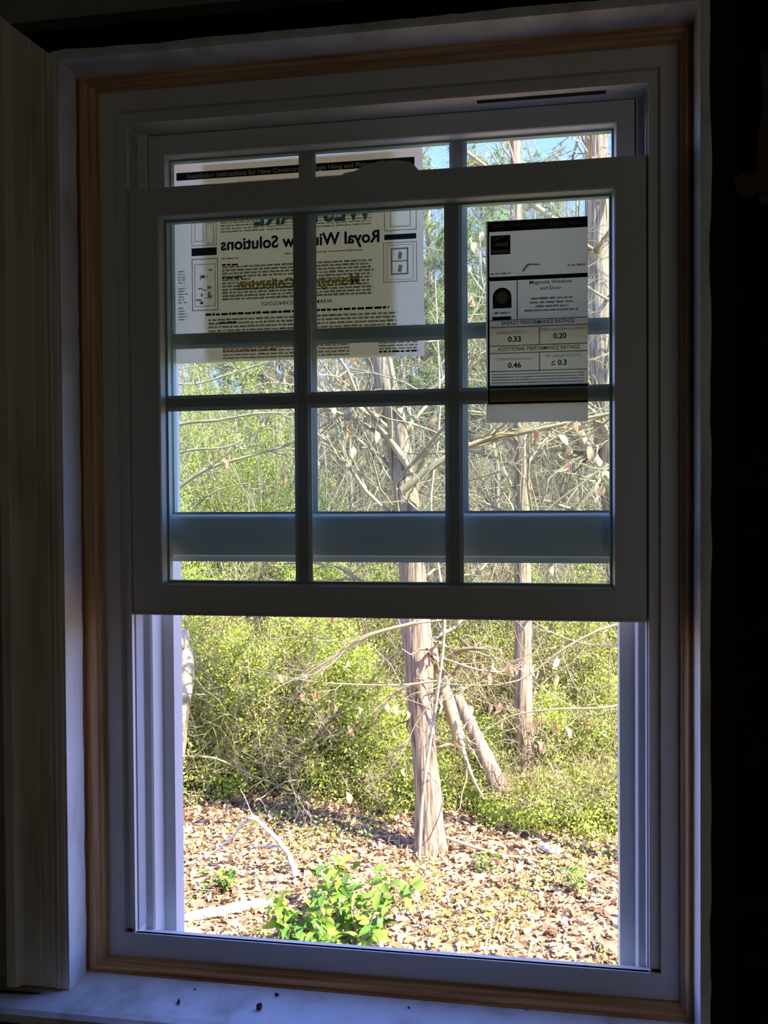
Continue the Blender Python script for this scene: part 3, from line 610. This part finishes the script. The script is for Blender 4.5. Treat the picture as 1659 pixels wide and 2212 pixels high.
shrub(600, 5.5, 1.6, 1290, 28000, Yl, 'broad yellow-green shrub left of centre')
shrub(740, 5.3, 1.4, 1380, 24000, Yl, 'yellow-green shrub just left of the big trunk')
shrub(700, 6.4, 1.8, 1180, 28000, Gl, 'mid-green shrub behind the bright one left of the big trunk')
shrub(850, 6.6, 1.6, 1240, 24000, Gl, 'mid-green shrub directly behind the big trunk')
shrub(1000, 6.4, 1.5, 1300, 22000, Gl, 'green shrub between the big trunk and the straight trunk')
shrub(1010, 5.3, 1.1, 1560, 13000, Yl, 'low yellow-green shrub around the leaning log')
shrub(1180, 6.8, 1.7, 1210, 22000, Gl, 'green shrub behind the straight trunk')
shrub(1240, 5.4, 1.3, 1470, 18000, Yl, 'yellow-green shrub right of the straight trunk')
shrub(1340, 5.8, 1.5, 1300, 20000, Gl, 'green shrub at the right window edge')
shrub(880, 4.9, 0.8, 1660, 7000, Yl, 'small low shrub at the foot of the big trunk')
shrub(1150, 4.8, 1.1, 1690, 9000, Yl, 'low bright shrub before the straight trunk')
shrub(1300, 4.8, 1.1, 1660, 10000, Yl, 'low shrub at the right behind the white debris')

# ------------------------------------------------------------------ trees
def trunk_tube(ctrl, radii, K=26, n=14, jit=0.10):
    P = smooth_line(ctrl, K); R = np.interp(np.linspace(0, 1, K), np.linspace(0, 1, len(radii)), radii)
    return P[None], R[None]
def tree_at(name, label, cat, ctrl, radii, mat, org, group=None, branches=(), nsub=8, twig=(0.3, 0.9), mat2=None, nauto=0, autolen=(0.8, 1.8), tmin=0.3):
    org = np.array(org, float); root = tag(empty(name, org), label, cat, group)
    P, R = trunk_tube(ctrl, radii); V, F = tubes(P - org, R, 14, 0.16); link('trunk', np_mesh('trunk', V, F), mat, root, smooth=True)
    parts = []
    for bc, r0, r1 in branches:
        Pb = smooth_line(bc, 14)[None]; Rb = np.linspace(r0, r1, 14)[None]; V, F = tubes(Pb - org, Rb, 7, 0.12)
        link('branch', np_mesh('branch', V, F), mat2 or mat, root, smooth=True)
        P2, R2 = sub(Pb, Rb, nsub, *twig, 6, 0.25, 0.8, rs=0.45); P3, R3 = sub(P2, R2, 4, 0.15, 0.5, 5, 0.3, 0.8, rs=0.6)
        parts += [tubes(P2 - org, R2, 4), tubes(P3 - org, R3, 3)]
    if nauto:
        P1, R1 = sub(P, R, nauto, *autolen, 7, 0.2, 0.9, tmin=tmin, rs=0.22); P2, R2 = sub(P1, R1, 7, 0.3, 0.9, 5, 0.28, 0.8); P3, R3 = sub(P2, R2, 4, 0.15, 0.4, 4, 0.3, 0.8, rs=0.6)
        parts += [tubes(P1 - org, R1, 5), tubes(P2 - org, R2, 3), tubes(P3 - org, R3, 3)]
    if parts:
        V, F = join(parts); link('twigs', np_mesh('twigs', V, F), mat2 or mat, root)
    return root
def pp(lst, Y): return [at(a, b, Y if len(c) == 0 else c[0]) for a, b, *c in lst]
bA = atg(930, 1835); YA = bA[1]
tree_at('tree', 'big ridged tree trunk right of centre with its foot in the clearing', 'tree',
        [bA + np.array([0, 0, -0.1])] + pp([(928, 1760), (915, 1600), (905, 1450), (898, 1340), (885, 1150), (868, 1000), (845, 880), (822, 760), (800, 560), (790, 330), (780, 60)], YA),
        [0.14, 0.095, 0.088, 0.10, 0.105, 0.092, 0.085, 0.08, 0.075, 0.07, 0.055, 0.04], M['bark'], bA, nauto=22,
        branches=[(pp([(900, 1350), (945, 1450), (975, 1540), (992, 1600)], YA + 0.12), 0.055, 0.045),
                  (pp([(885, 1010), (850, 960), (800, 900), (740, 860), (640, 830)], YA - 0.1), 0.03, 0.012),
                  (pp([(868, 1060), (960, 990), (1050, 950), (1150, 930), (1330, 890)], YA - 0.2), 0.028, 0.010),
                  (pp([(840, 880), (900, 860), (1000, 800), (1150, 720)], YA - 0.1), 0.024, 0.01),
                  (pp([(900, 1345), (800, 1372), (720, 1420), (640, 1470)], YA - 0.3), 0.014, 0.005)], mat2=M['twig'])
bB = atg(1140, 1715); YB = bB[1]
tree_at('tree', 'straight slimmer tan trunk rising behind the energy label', 'tree',
        [bB + np.array([0, 0, -0.1])] + pp([(1138, 1640), (1130, 1500), (1130, 1340), (1128, 1150), (1126, 950), (1120, 700), (1115, 480), (1113, 300), (1110, 80)], YB),
        [0.10, 0.085, 0.075, 0.072, 0.068, 0.06, 0.055, 0.05, 0.045, 0.035], M['bark'], bB, nauto=24, mat2=M['twig'])
bC = at(1350, 1640, 6.2); bC[2] = float(gh(bC[0], 6.2))
tree_at('tree', 'pale thick forest tree at the right edge with a crooked limb', 'tree',
        [bC] + pp([(1345, 1400), (1335, 1150), (1318, 1010), (1300, 800), (1290, 560), (1288, 300), (1280, 60)], 6.2),
        [0.17, 0.14, 0.12, 0.12, 0.11, 0.12, 0.11, 0.09], M['bark'], bC, nauto=26, mat2=M['twig'],
        branches=[(pp([(1325, 1060), (1292, 1005), (1265, 965), (1238, 905), (1200, 820)], 6.1), 0.055, 0.04),
                  (pp([(1310, 1000), (1285, 1050), (1240, 1110), (1190, 1200)], 6.0), 0.03, 0.015),
                  (pp([(1290, 560), (1230, 500), (1150, 440), (1010, 330)], 6.1), 0.04, 0.02), (pp([(1288, 420), (1330, 340), (1400, 250)], 6.1), 0.04, 0.02)])
bD = atg(1108, 1760); 
tree_at('leaning_log', 'dead trunk leaning left between the two standing trunks', 'dead trunk', [bD + np.array([0, 0, -0.05])] + pp([(1078, 1700, bD[1]), (1040, 1615, bD[1]), (985, 1500, bD[1])], bD[1]),
        [0.085, 0.07, 0.055, 0.042], M['bark'], bD)
bS = at(372, 1590, 4.9); bS[2] = float(gh(bS[0], 4.9))
tree_at('broken_stump', 'pale broken trunk half hidden in the shrubs at the left window edge', 'stump', [bS] + pp([(385, 1560), (402, 1450), (392, 1360)], 4.62), [0.08, 0.075, 0.065, 0.05], M['bark_pale'], bS)
# pines beyond
def pine(px, Y, label, pytop):
    p = at(px, 1000, Y); gz = float(gh(p[0], Y)); org = np.array([p[0], Y, gz]); H = CAM[2] + (Y - CAM[1]) * (1091 - pytop) / FPX - gz
    root = tag(empty('pine_tree', org), label, 'pine tree', 'pines in the woods')
    P = np.array([[[0, 0, H * t] for t in np.linspace(0, 1, 8)]]); P[0, :, :2] += rng.normal(0, 0.05, (8, 2)); R = np.linspace(0.17, 0.05, 8)[None]; V, F = tubes(P, R, 9); link('trunk', np_mesh('trunk', V, F), M['bark_grey'], root, smooth=True)
    P1, R1 = sub(P, R, 60, 1.2, 2.6, 6, 0.15, 1.2, 0.06, 0.35, 0.2); P2, R2 = sub(P1, R1, 8, 0.3, 0.8, 4, 0.2, 0.8); V, F = join([tubes(P1, R1, 4), tubes(P2, R2, 3)]); link('branches', np_mesh('branches', V, F), M['bark_grey'], root)
    tips = np.concatenate([P2[:, -1], P2[:, -2]]); c = np.repeat(tips, 26, 0) + 0; n = len(c); d = norm(rng.normal(size=(n, 3)) + np.array([0, 0, 0.3])); L_ = rng.uniform(0.10, 0.20, n)[:, None]
    s = norm(np.cross(d, rng.normal(size=(n, 3)))) * 0.007; V = np.stack([c - s, c + s, c + d * L_ + s * .4, c + d * L_ - s * .4], 1).reshape(-1, 3)
    link('needles', np_mesh('needles', V, np.arange(4 * n).reshape(-1, 4)), M['needle'], root)
pine(1060, 14, 'green pine crown showing beside the energy label', 400); pine(930, 17, 'green pine crown between the sheet and the second grille bar', 425); pine(1190, 19, 'distant pine behind the straight trunk', 410)
pine(560, 18, 'pine hidden mostly behind the printed sheet', 420)
# bare forest trees: prototypes then copies
def bare_proto(H, r0, seed, nb=26):
    P = np.array([[[0, 0, H * t - 0.1] for t in np.linspace(0, 1, 12)]]); P[0, 1:, :2] += np.cumsum(rng.normal(0, 0.07, (11, 2)), 0); R = np.linspace(r0, r0 * 0.25, 12)[None]
    V, F = tubes(P, R, 8, 0.1); t = np_mesh('trunk', V, F); t.materials.append(M['bark_grey'])
    P1, R1 = sub(P, R, nb, 0.9, 2.6, 6, 0.2, 0.7, 0.12, 0.12, 0.35); P2, R2 = sub(P1, R1, 8, 0.4, 1.2, 5, 0.25, 0.7, 0.05); P3, R3 = sub(P2, np.maximum(R2, 0.006), 5, 0.2, 0.6, 4, 0.3, 0.7, rs=0.65)
    V, F = join([tubes(P1, R1, 4), tubes(P2, R2, 3), tubes(P3, R3, 3)]); b = np_mesh('branches', V, F); b.materials.append(M['twig_grey'])
    return t, b
protos = [bare_proto(H, r, i) for i, (H, r) in enumerate(((11, .10), (13, .13), (9, .07), (12, .11), (7, .045)))]
def put_bare(i, x, y, rz, s, label, group, cat='tree', name='bare_tree'):
    root = tag(empty(name, (x, y, float(gh(x, y)))), label, cat, group); root.rotation_euler = (rng.normal(0, .04), rng.normal(0, .04), rz); root.scale = (s, s, s)
    for nm, me in zip(('trunk', 'branches'), protos[i]): link(nm, me, None, root)
for k in range(150):
    Y = 9.0 + 34 * (k / 150.0) ** 1.15 + rng.uniform(0, 1.2); px = rng.uniform(250, 1450); p = at(px, 1000, Y)
    if k < 22: lb, gp = 'slim bare grey tree in the nearest row behind the green thicket', 'nearest row of bare trees'
    elif k < 80: lb, gp = 'bare grey tree in the middle of the crowded woods', 'middle bare trees'
    else: lb, gp = 'distant bare grey tree deep in the woods', 'distant bare trees'
    i_ = int(rng.integers(0, 5)); Ht = (2.4 + 0.30 * (Y + 1.2)) * rng.uniform(0.7, 1.15); put_bare(i_, p[0], Y, rng.uniform(0, 6.28), Ht / (11, 13, 9, 12, 7)[i_], lb, gp)
# leafless brush, prototypes then copies
def brush_proto(n, H):
    b = np.stack([rng.normal(0, .35, n), rng.normal(0, .3, n), np.zeros(n)], 1); P, R = grow(b, rng.normal(size=b.shape) * .45 + np.array([0, 0, 1]), rng.uniform(.6, 1.1, n) * H, np.full(n, .012), 8, .14)
    P2, R2 = sub(P, R, 9, .4, 1.1, 5, .25, .6, .05); P3, R3 = sub(P2, R2, 4, .15, .5, 4, .3, .8, rs=.65); V, F = join([tubes(P, R, 4), tubes(P2, R2, 3), tubes(P3, R3, 3)])
    me = np_mesh('stems', V, F); me.materials.append(M['twig_grey']); return me
bps = [brush_proto(26, 2.6), brush_proto(22, 3.2), brush_proto(30, 2.0)]
for k in range(120):
    Y = 7.8 + 26 * (k / 120.0) + rng.uniform(0, .6); px = 300 + (k * 397 % 1100) + rng.uniform(-30, 30); p = at(px, 1000, Y)
    o = link('leafless_brush', bps[k % 3]); o.location = (p[0], Y, float(gh(p[0], Y)) - .02); o.rotation_euler = (0, 0, rng.uniform(0, 6.28)); s = rng.uniform(.8, 1.2) * (1 + .035 * (Y - 7.5)); o.scale = (s, s, s)
    tag(o, 'leafless grey brush standing among the bare trees', 'brush', 'leafless brush behind the thicket')

# ------------------------------------------------------------------ nearer saplings whose pale branches and dead leaves cross the view
def sapling(label, ctrl, radii, branches, nleaf, org, lsize=(0.05, 0.10), nsub=7):
    org = np.array(org, float); root = tag(empty('sapling', org), label, 'sapling')
    P, R = trunk_tube(ctrl, radii, 20); V, F = tubes(P - org, R, 8, .1); link('stem', np_mesh('stem', V, F), M['bark_pale'], root, smooth=True)
    parts = []; ends = []
    for bc, r0, r1 in branches:
        bc = np.array(bc); Pb = smooth_line(bc, 16)[None]; Rb = np.linspace(r0, r1, 16)[None]; V, F = tubes(Pb - org, Rb, 6, .1); link('branch', np_mesh('branch', V, F), M['twig'], root, smooth=True)
        P2, R2 = sub(Pb, Rb, nsub, .25, .8, 6, .22, .6, rs=.5, tmin=.1); P3, R3 = sub(P2, R2, 3, .1, .35, 5, .3, .7, rs=.6); parts += [tubes(P2 - org, R2, 4), tubes(P3 - org, R3, 3)]; ends += [P2[:, -1], P3[:, -1], P2[:, 3]]
    V, F = join(parts); link('twigs', np_mesh('twigs', V, F), M['twig'], root)
    E_ = np.concatenate(ends); E_ = E_[rng.choice(len(E_), min(nleaf, len(E_)), replace=False)] - org
    n = len(E_); L_ = rng.uniform(*lsize, n)[:, None]; dn = norm(rng.normal(size=(n, 3)) * .35 + np.array([0, 0, -1])); sd_ = norm(np.cross(dn, rng.normal(size=(n, 3)))); ot = np.cross(dn, sd_)
    cols = []
    for t, wv, c in ((0, .02, 0), (.3, .22, .10), (.6, .25, .02), (.85, .12, -.08), (1., .01, -.18)):
        m_ = E_ + dn * L_ * t + ot * L_ * c; cols += [m_ - sd_ * L_ * wv + ot * L_ * wv * .5, m_, m_ + sd_ * L_ * wv + ot * L_ * wv * .5]
    V = np.stack(cols, 1).reshape(-1, 3); f = []
    for r_ in range(4):
        for c_ in range(2): a_ = r_ * 3 + c_; f.append((a_, a_ + 1, a_ + 4, a_ + 3))
    F = (np.arange(n)[:, None, None] * 15 + np.array(f)[None]).reshape(-1, 4); link('dead_leaves', np_mesh('dead_leaves', V, F), M['leaf_dead'], root)
    return root
Y1 = 4.3
b1 = at(300, 1400, Y1); b1[2] = float(gh(b1[0], Y1))
sapling('pale-branched sapling reaching in from the left with tan dead leaves', [b1] + pp([(290, 1500), (270, 1100), (250, 700), (240, 300)], Y1), [.04, .035, .03, .02, .012],
        [(pp([(268, 1150), (380, 1058), (450, 1012), (540, 985), (640, 955), (720, 905)], Y1), .016, .006), (pp([(255, 960), (380, 918), (470, 908), (560, 893), (660, 893), (760, 880)], Y1 - .1), .014, .005),
         (pp([(262, 1020), (400, 975), (490, 965), (560, 930), (600, 860)], Y1 + .1), .012, .004), (pp([(285, 1300), (400, 1120), (470, 1060), (560, 1040)], Y1), .012, .004), (pp([(250, 800), (400, 830), (520, 800), (640, 760)], Y1), .012, .004)], 60, b1)
Y2 = 4.0
b2 = at(1440, 1500, Y2); b2[2] = float(gh(b2[0], Y2))
sapling('pale-branched sapling reaching in from the right with tan dead leaves', [b2] + pp([(1450, 1500), (1440, 1200), (1430, 800), (1420, 300)], Y2), [.045, .04, .035, .025, .015],
        [(pp([(1435, 900), (1330, 893), (1240, 912), (1130, 935), (1000, 972), (880, 980)], Y2), .015, .005), (pp([(1438, 1000), (1330, 1000), (1250, 1050), (1170, 1112), (1090, 1200)], Y2), .014, .005),
         (pp([(1432, 860), (1300, 900), (1200, 945), (1100, 1010), (1010, 1040)], Y2 + .1), .012, .004), (pp([(1446, 1480), (1330, 1525), (1200, 1532), (1100, 1548), (1020, 1600)], Y2), .010, .003),
         (pp([(1445, 1360), (1330, 1350), (1220, 1400), (1120, 1470), (1000, 1480), (900, 1465)], Y2), .012, .003), (pp([(1430, 700), (1300, 640), (1180, 560), (1050, 500)], Y2), .012, .004),
         (pp([(1446, 1440), (1360, 1400), (1260, 1390), (1180, 1360), (1100, 1300)], Y2 + .1), .010, .003)], 90, b2)
Y3 = 3.9
b3 = at(905, 1835, Y3); b3[2] = float(gh(b3[0], Y3))
sapling('thin tan sapling with hanging dead leaves in front of the big trunk', [b3] + pp([(915, 1700), (945, 1500), (960, 1320), (930, 1100), (950, 900), (940, 600)], Y3), [.012, .011, .010, .010, .009, .008, .004],
        [(pp([(955, 1340), (860, 1352), (760, 1385), (700, 1440), (640, 1500)], Y3), .008, .003), (pp([(950, 1470), (860, 1480), (760, 1478), (660, 1470), (520, 1440)], Y3), .008, .003), (pp([(950, 1420), (1050, 1450), (1120, 1440), (1180, 1380)], Y3), .008, .003),
         (pp([(945, 1500), (900, 1560), (860, 1640), (780, 1720)], Y3), .006, .002), (pp([(935, 1130), (860, 1060), (800, 960), (760, 880)], Y3), .008, .003), (pp([(948, 930), (1000, 880), (1080, 820), (1180, 800)], Y3), .008, .003),
         (pp([(930, 1100), (1000, 1040), (1080, 960), (1160, 900)], Y3), .008, .003), (pp([(950, 880), (880, 830), (780, 800), (700, 790)], Y3), .009, .003), (pp([(945, 800), (1010, 700), (1040, 640), (1060, 560)], Y3), .008, .003)], 110, b3)

# ------------------------------------------------------------------ things lying in the clearing
def stick(name, label, cat, pts, r0, r1, mat, lift=0.0, subs=0, K=18, seed=0, n=9):
    P3 = []
    for q_ in pts:
        p = atg(q_[0], q_[1], GZ + (q_[2] if len(q_) > 2 else r0)); P3.append(p)
    P3 = np.array(P3); org = P3[0].copy(); Pb = smooth_line(P3, K)[None]; Rb = np.linspace(r0, r1, K)[None]; root = tag(empty(name, org), label, cat)
    V, F = tubes(Pb - org, Rb, n, .16); link('wood', np_mesh('wood', V, F), mat, root, smooth=True)
    if subs:
        P2, R2 = sub(Pb, Rb, subs, .12, .4, 5, .2, .8, .1, .1, .4); V, F = tubes(P2 - org, R2, 4); link('side_twigs', np_mesh('side_twigs', V, F), mat, root)
    return root, org
stick('log', 'bleached white log lying at the left of the clearing', 'log', [(330, 2005), (400, 1983), (470, 1970), (530, 1958), (592, 1950)], .030, .026, M['birch'])
stick('log', 'tan log end at the lower left by the window edge', 'log', [(350, 1995), (390, 2015), (430, 2030), (470, 2055)], .045, .030, M['bark_pale'])
rt, og = stick('fallen_branch', 'forked bleached dead branch propped up in the clearing', 'fallen branch', [(640, 1895, .02), (628, 1858, .10), (605, 1820, .22), (570, 1785, .34), (542, 1760, .42)], .022, .011, M['birch'], subs=2)
Pb = smooth_line(np.array([atg(a, b, GZ + c) for a, b, c in ((548, 1768, .40), (530, 1772, .38), (505, 1805, .24), (470, 1835, .10), (420, 1860, .03), (385, 1872, .02))]), 14)[None]
V, F = tubes(Pb - og, np.linspace(.010, .006, 14)[None], 7, .15); link('fork', np_mesh('fork', V, F), M['birch'], rt, smooth=True)
stick('fallen_branch', 'long thin fallen branch running right from the big trunk', 'fallen branch', [(940, 1800, .12), (1010, 1825, .06), (1090, 1848, .03), (1150, 1857, .03), (1250, 1895, .02), (1345, 1940, .02)], .012, .009, M['twig'], subs=6)
stick('fallen_branch', 'curved grey twig in the litter right of centre', 'fallen branch', [(990, 1948), (1020, 1968), (1045, 1982), (1068, 2000), (1083, 2040)], .008, .006, M['birch'], subs=5)
stick('fallen_branch', 'short stick slanting below the long fallen branch', 'fallen branch', [(1140, 1856), (1100, 1880), (1060, 1905), (1040, 1918)], .008, .005, M['twig'])
stick('fallen_branch', 'thin dark twig upright in the litter below the big trunk', 'fallen branch', [(895, 1925, .12), (905, 1960, .08), (915, 1990, .04), (922, 2022, .01)], .005, .004, M['bark_grey'])
# white debris
import bmesh
bm = bmesh.new(); bmesh.ops.create_icosphere(bm, subdivisions=3, radius=1)
for v in bm.verts:
    k = 1 + .18 * math.sin(6 * v.co.x + 1) * math.cos(7 * v.co.y) + .1 * math.sin(13 * v.co.z + 4 * v.co.x); v.co = Vector((v.co.x * .078 * k, v.co.y * .04 * k, max(v.co.z, -.4) * .032 * k))
me = bpy.data.meshes.new('debris'); bm.to_mesh(me); bm.free(); o = link('crumpled_scrap', me, base_mat('white_scrap', (.62, .64, .66), .6)[0], smooth=True); p = atg(1190, 1845); o.location = (p[0], p[1], GZ + .03); o.rotation_euler = (0, .1, -.25)
tag(o, 'crumpled white scrap lying in the clearing at the right', 'scrap')
# broad-leaved seedlings
def seedling(px, py, H, spread, nl, lsz, label, mat):
    p = atg(px, py); root = tag(empty('seedling', p), label, 'seedling'); ns = 9
    b = rng.normal(0, .02, (ns, 3)) * np.array([1, 1, 0]); P, R = grow(b, rng.normal(size=(ns, 3)) * spread + np.array([0, 0, 1]), rng.uniform(.6, 1.1, ns) * H, np.full(ns, .005), 7, .15); V, F = tubes(P, R, 5); link('stems', np_mesh('stems', V, F), M['twig'], root)
    i = rng.integers(0, ns, nl); j = rng.integers(2, 7, nl); c = P[i, j] + rng.normal(0, .015, (nl, 3)); a = norm(rng.normal(size=(nl, 3)) * np.array([1, 1, .45]) + np.array([0, -.25, .15])); L_ = rng.uniform(*lsz, nl)[:, None]
    sdv = norm(np.cross(a, np.array([0, 0, 1.]) + .4 * rng.normal(size=(nl, 3)))); up = np.cross(sdv, a); cols = []
    for t, wv, dz in ((0, .02, 0), (.25, .17, .05), (.55, .22, .05), (.8, .14, -.02), (1, .01, -.12)):
        m_ = c + a * L_ * t + up * L_ * dz; cols += [m_ - sdv * L_ * wv + up * L_ * wv * .3, m_, m_ + sdv * L_ * wv + up * L_ * wv * .3]
    V = np.stack(cols, 1).reshape(-1, 3); f = [(r_ * 3 + c_, r_ * 3 + c_ + 1, r_ * 3 + c_ + 4, r_ * 3 + c_ + 3) for r_ in range(4) for c_ in range(2)]
    F = (np.arange(nl)[:, None, None] * 15 + np.array(f)[None]).reshape(-1, 4); link('leaves', np_mesh('leaves', V, F), mat, root, smooth=True)
seedling(665, 2050, .44, .45, 170, (.06, .115), 'broad-leaved green seedling at the bottom, right of the bleached log', M['leaf_b'])
seedling(765, 2060, .42, .45, 170, (.06, .115), 'broad-leaved green seedling nearest the bottom centre', M['leaf_b'])
seedling(700, 1985, .26, .6, 70, (.04, .08), 'smaller broad-leaved seedling behind the two bottom ones', M['leaf_b'])
seedling(475, 1925, .20, .7, 110, (.03, .055), 'small leafy clump above the bleached log', M['leaf_b'])
seedling(1245, 1930, .18, .6, 40, (.03, .06), 'small green sprig at the right of the clearing', M['leaf_b'])
seedling(1050, 1880, .15, .6, 36, (.03, .055), 'dark green sprig just below the long fallen branch', M['leaf_b'])
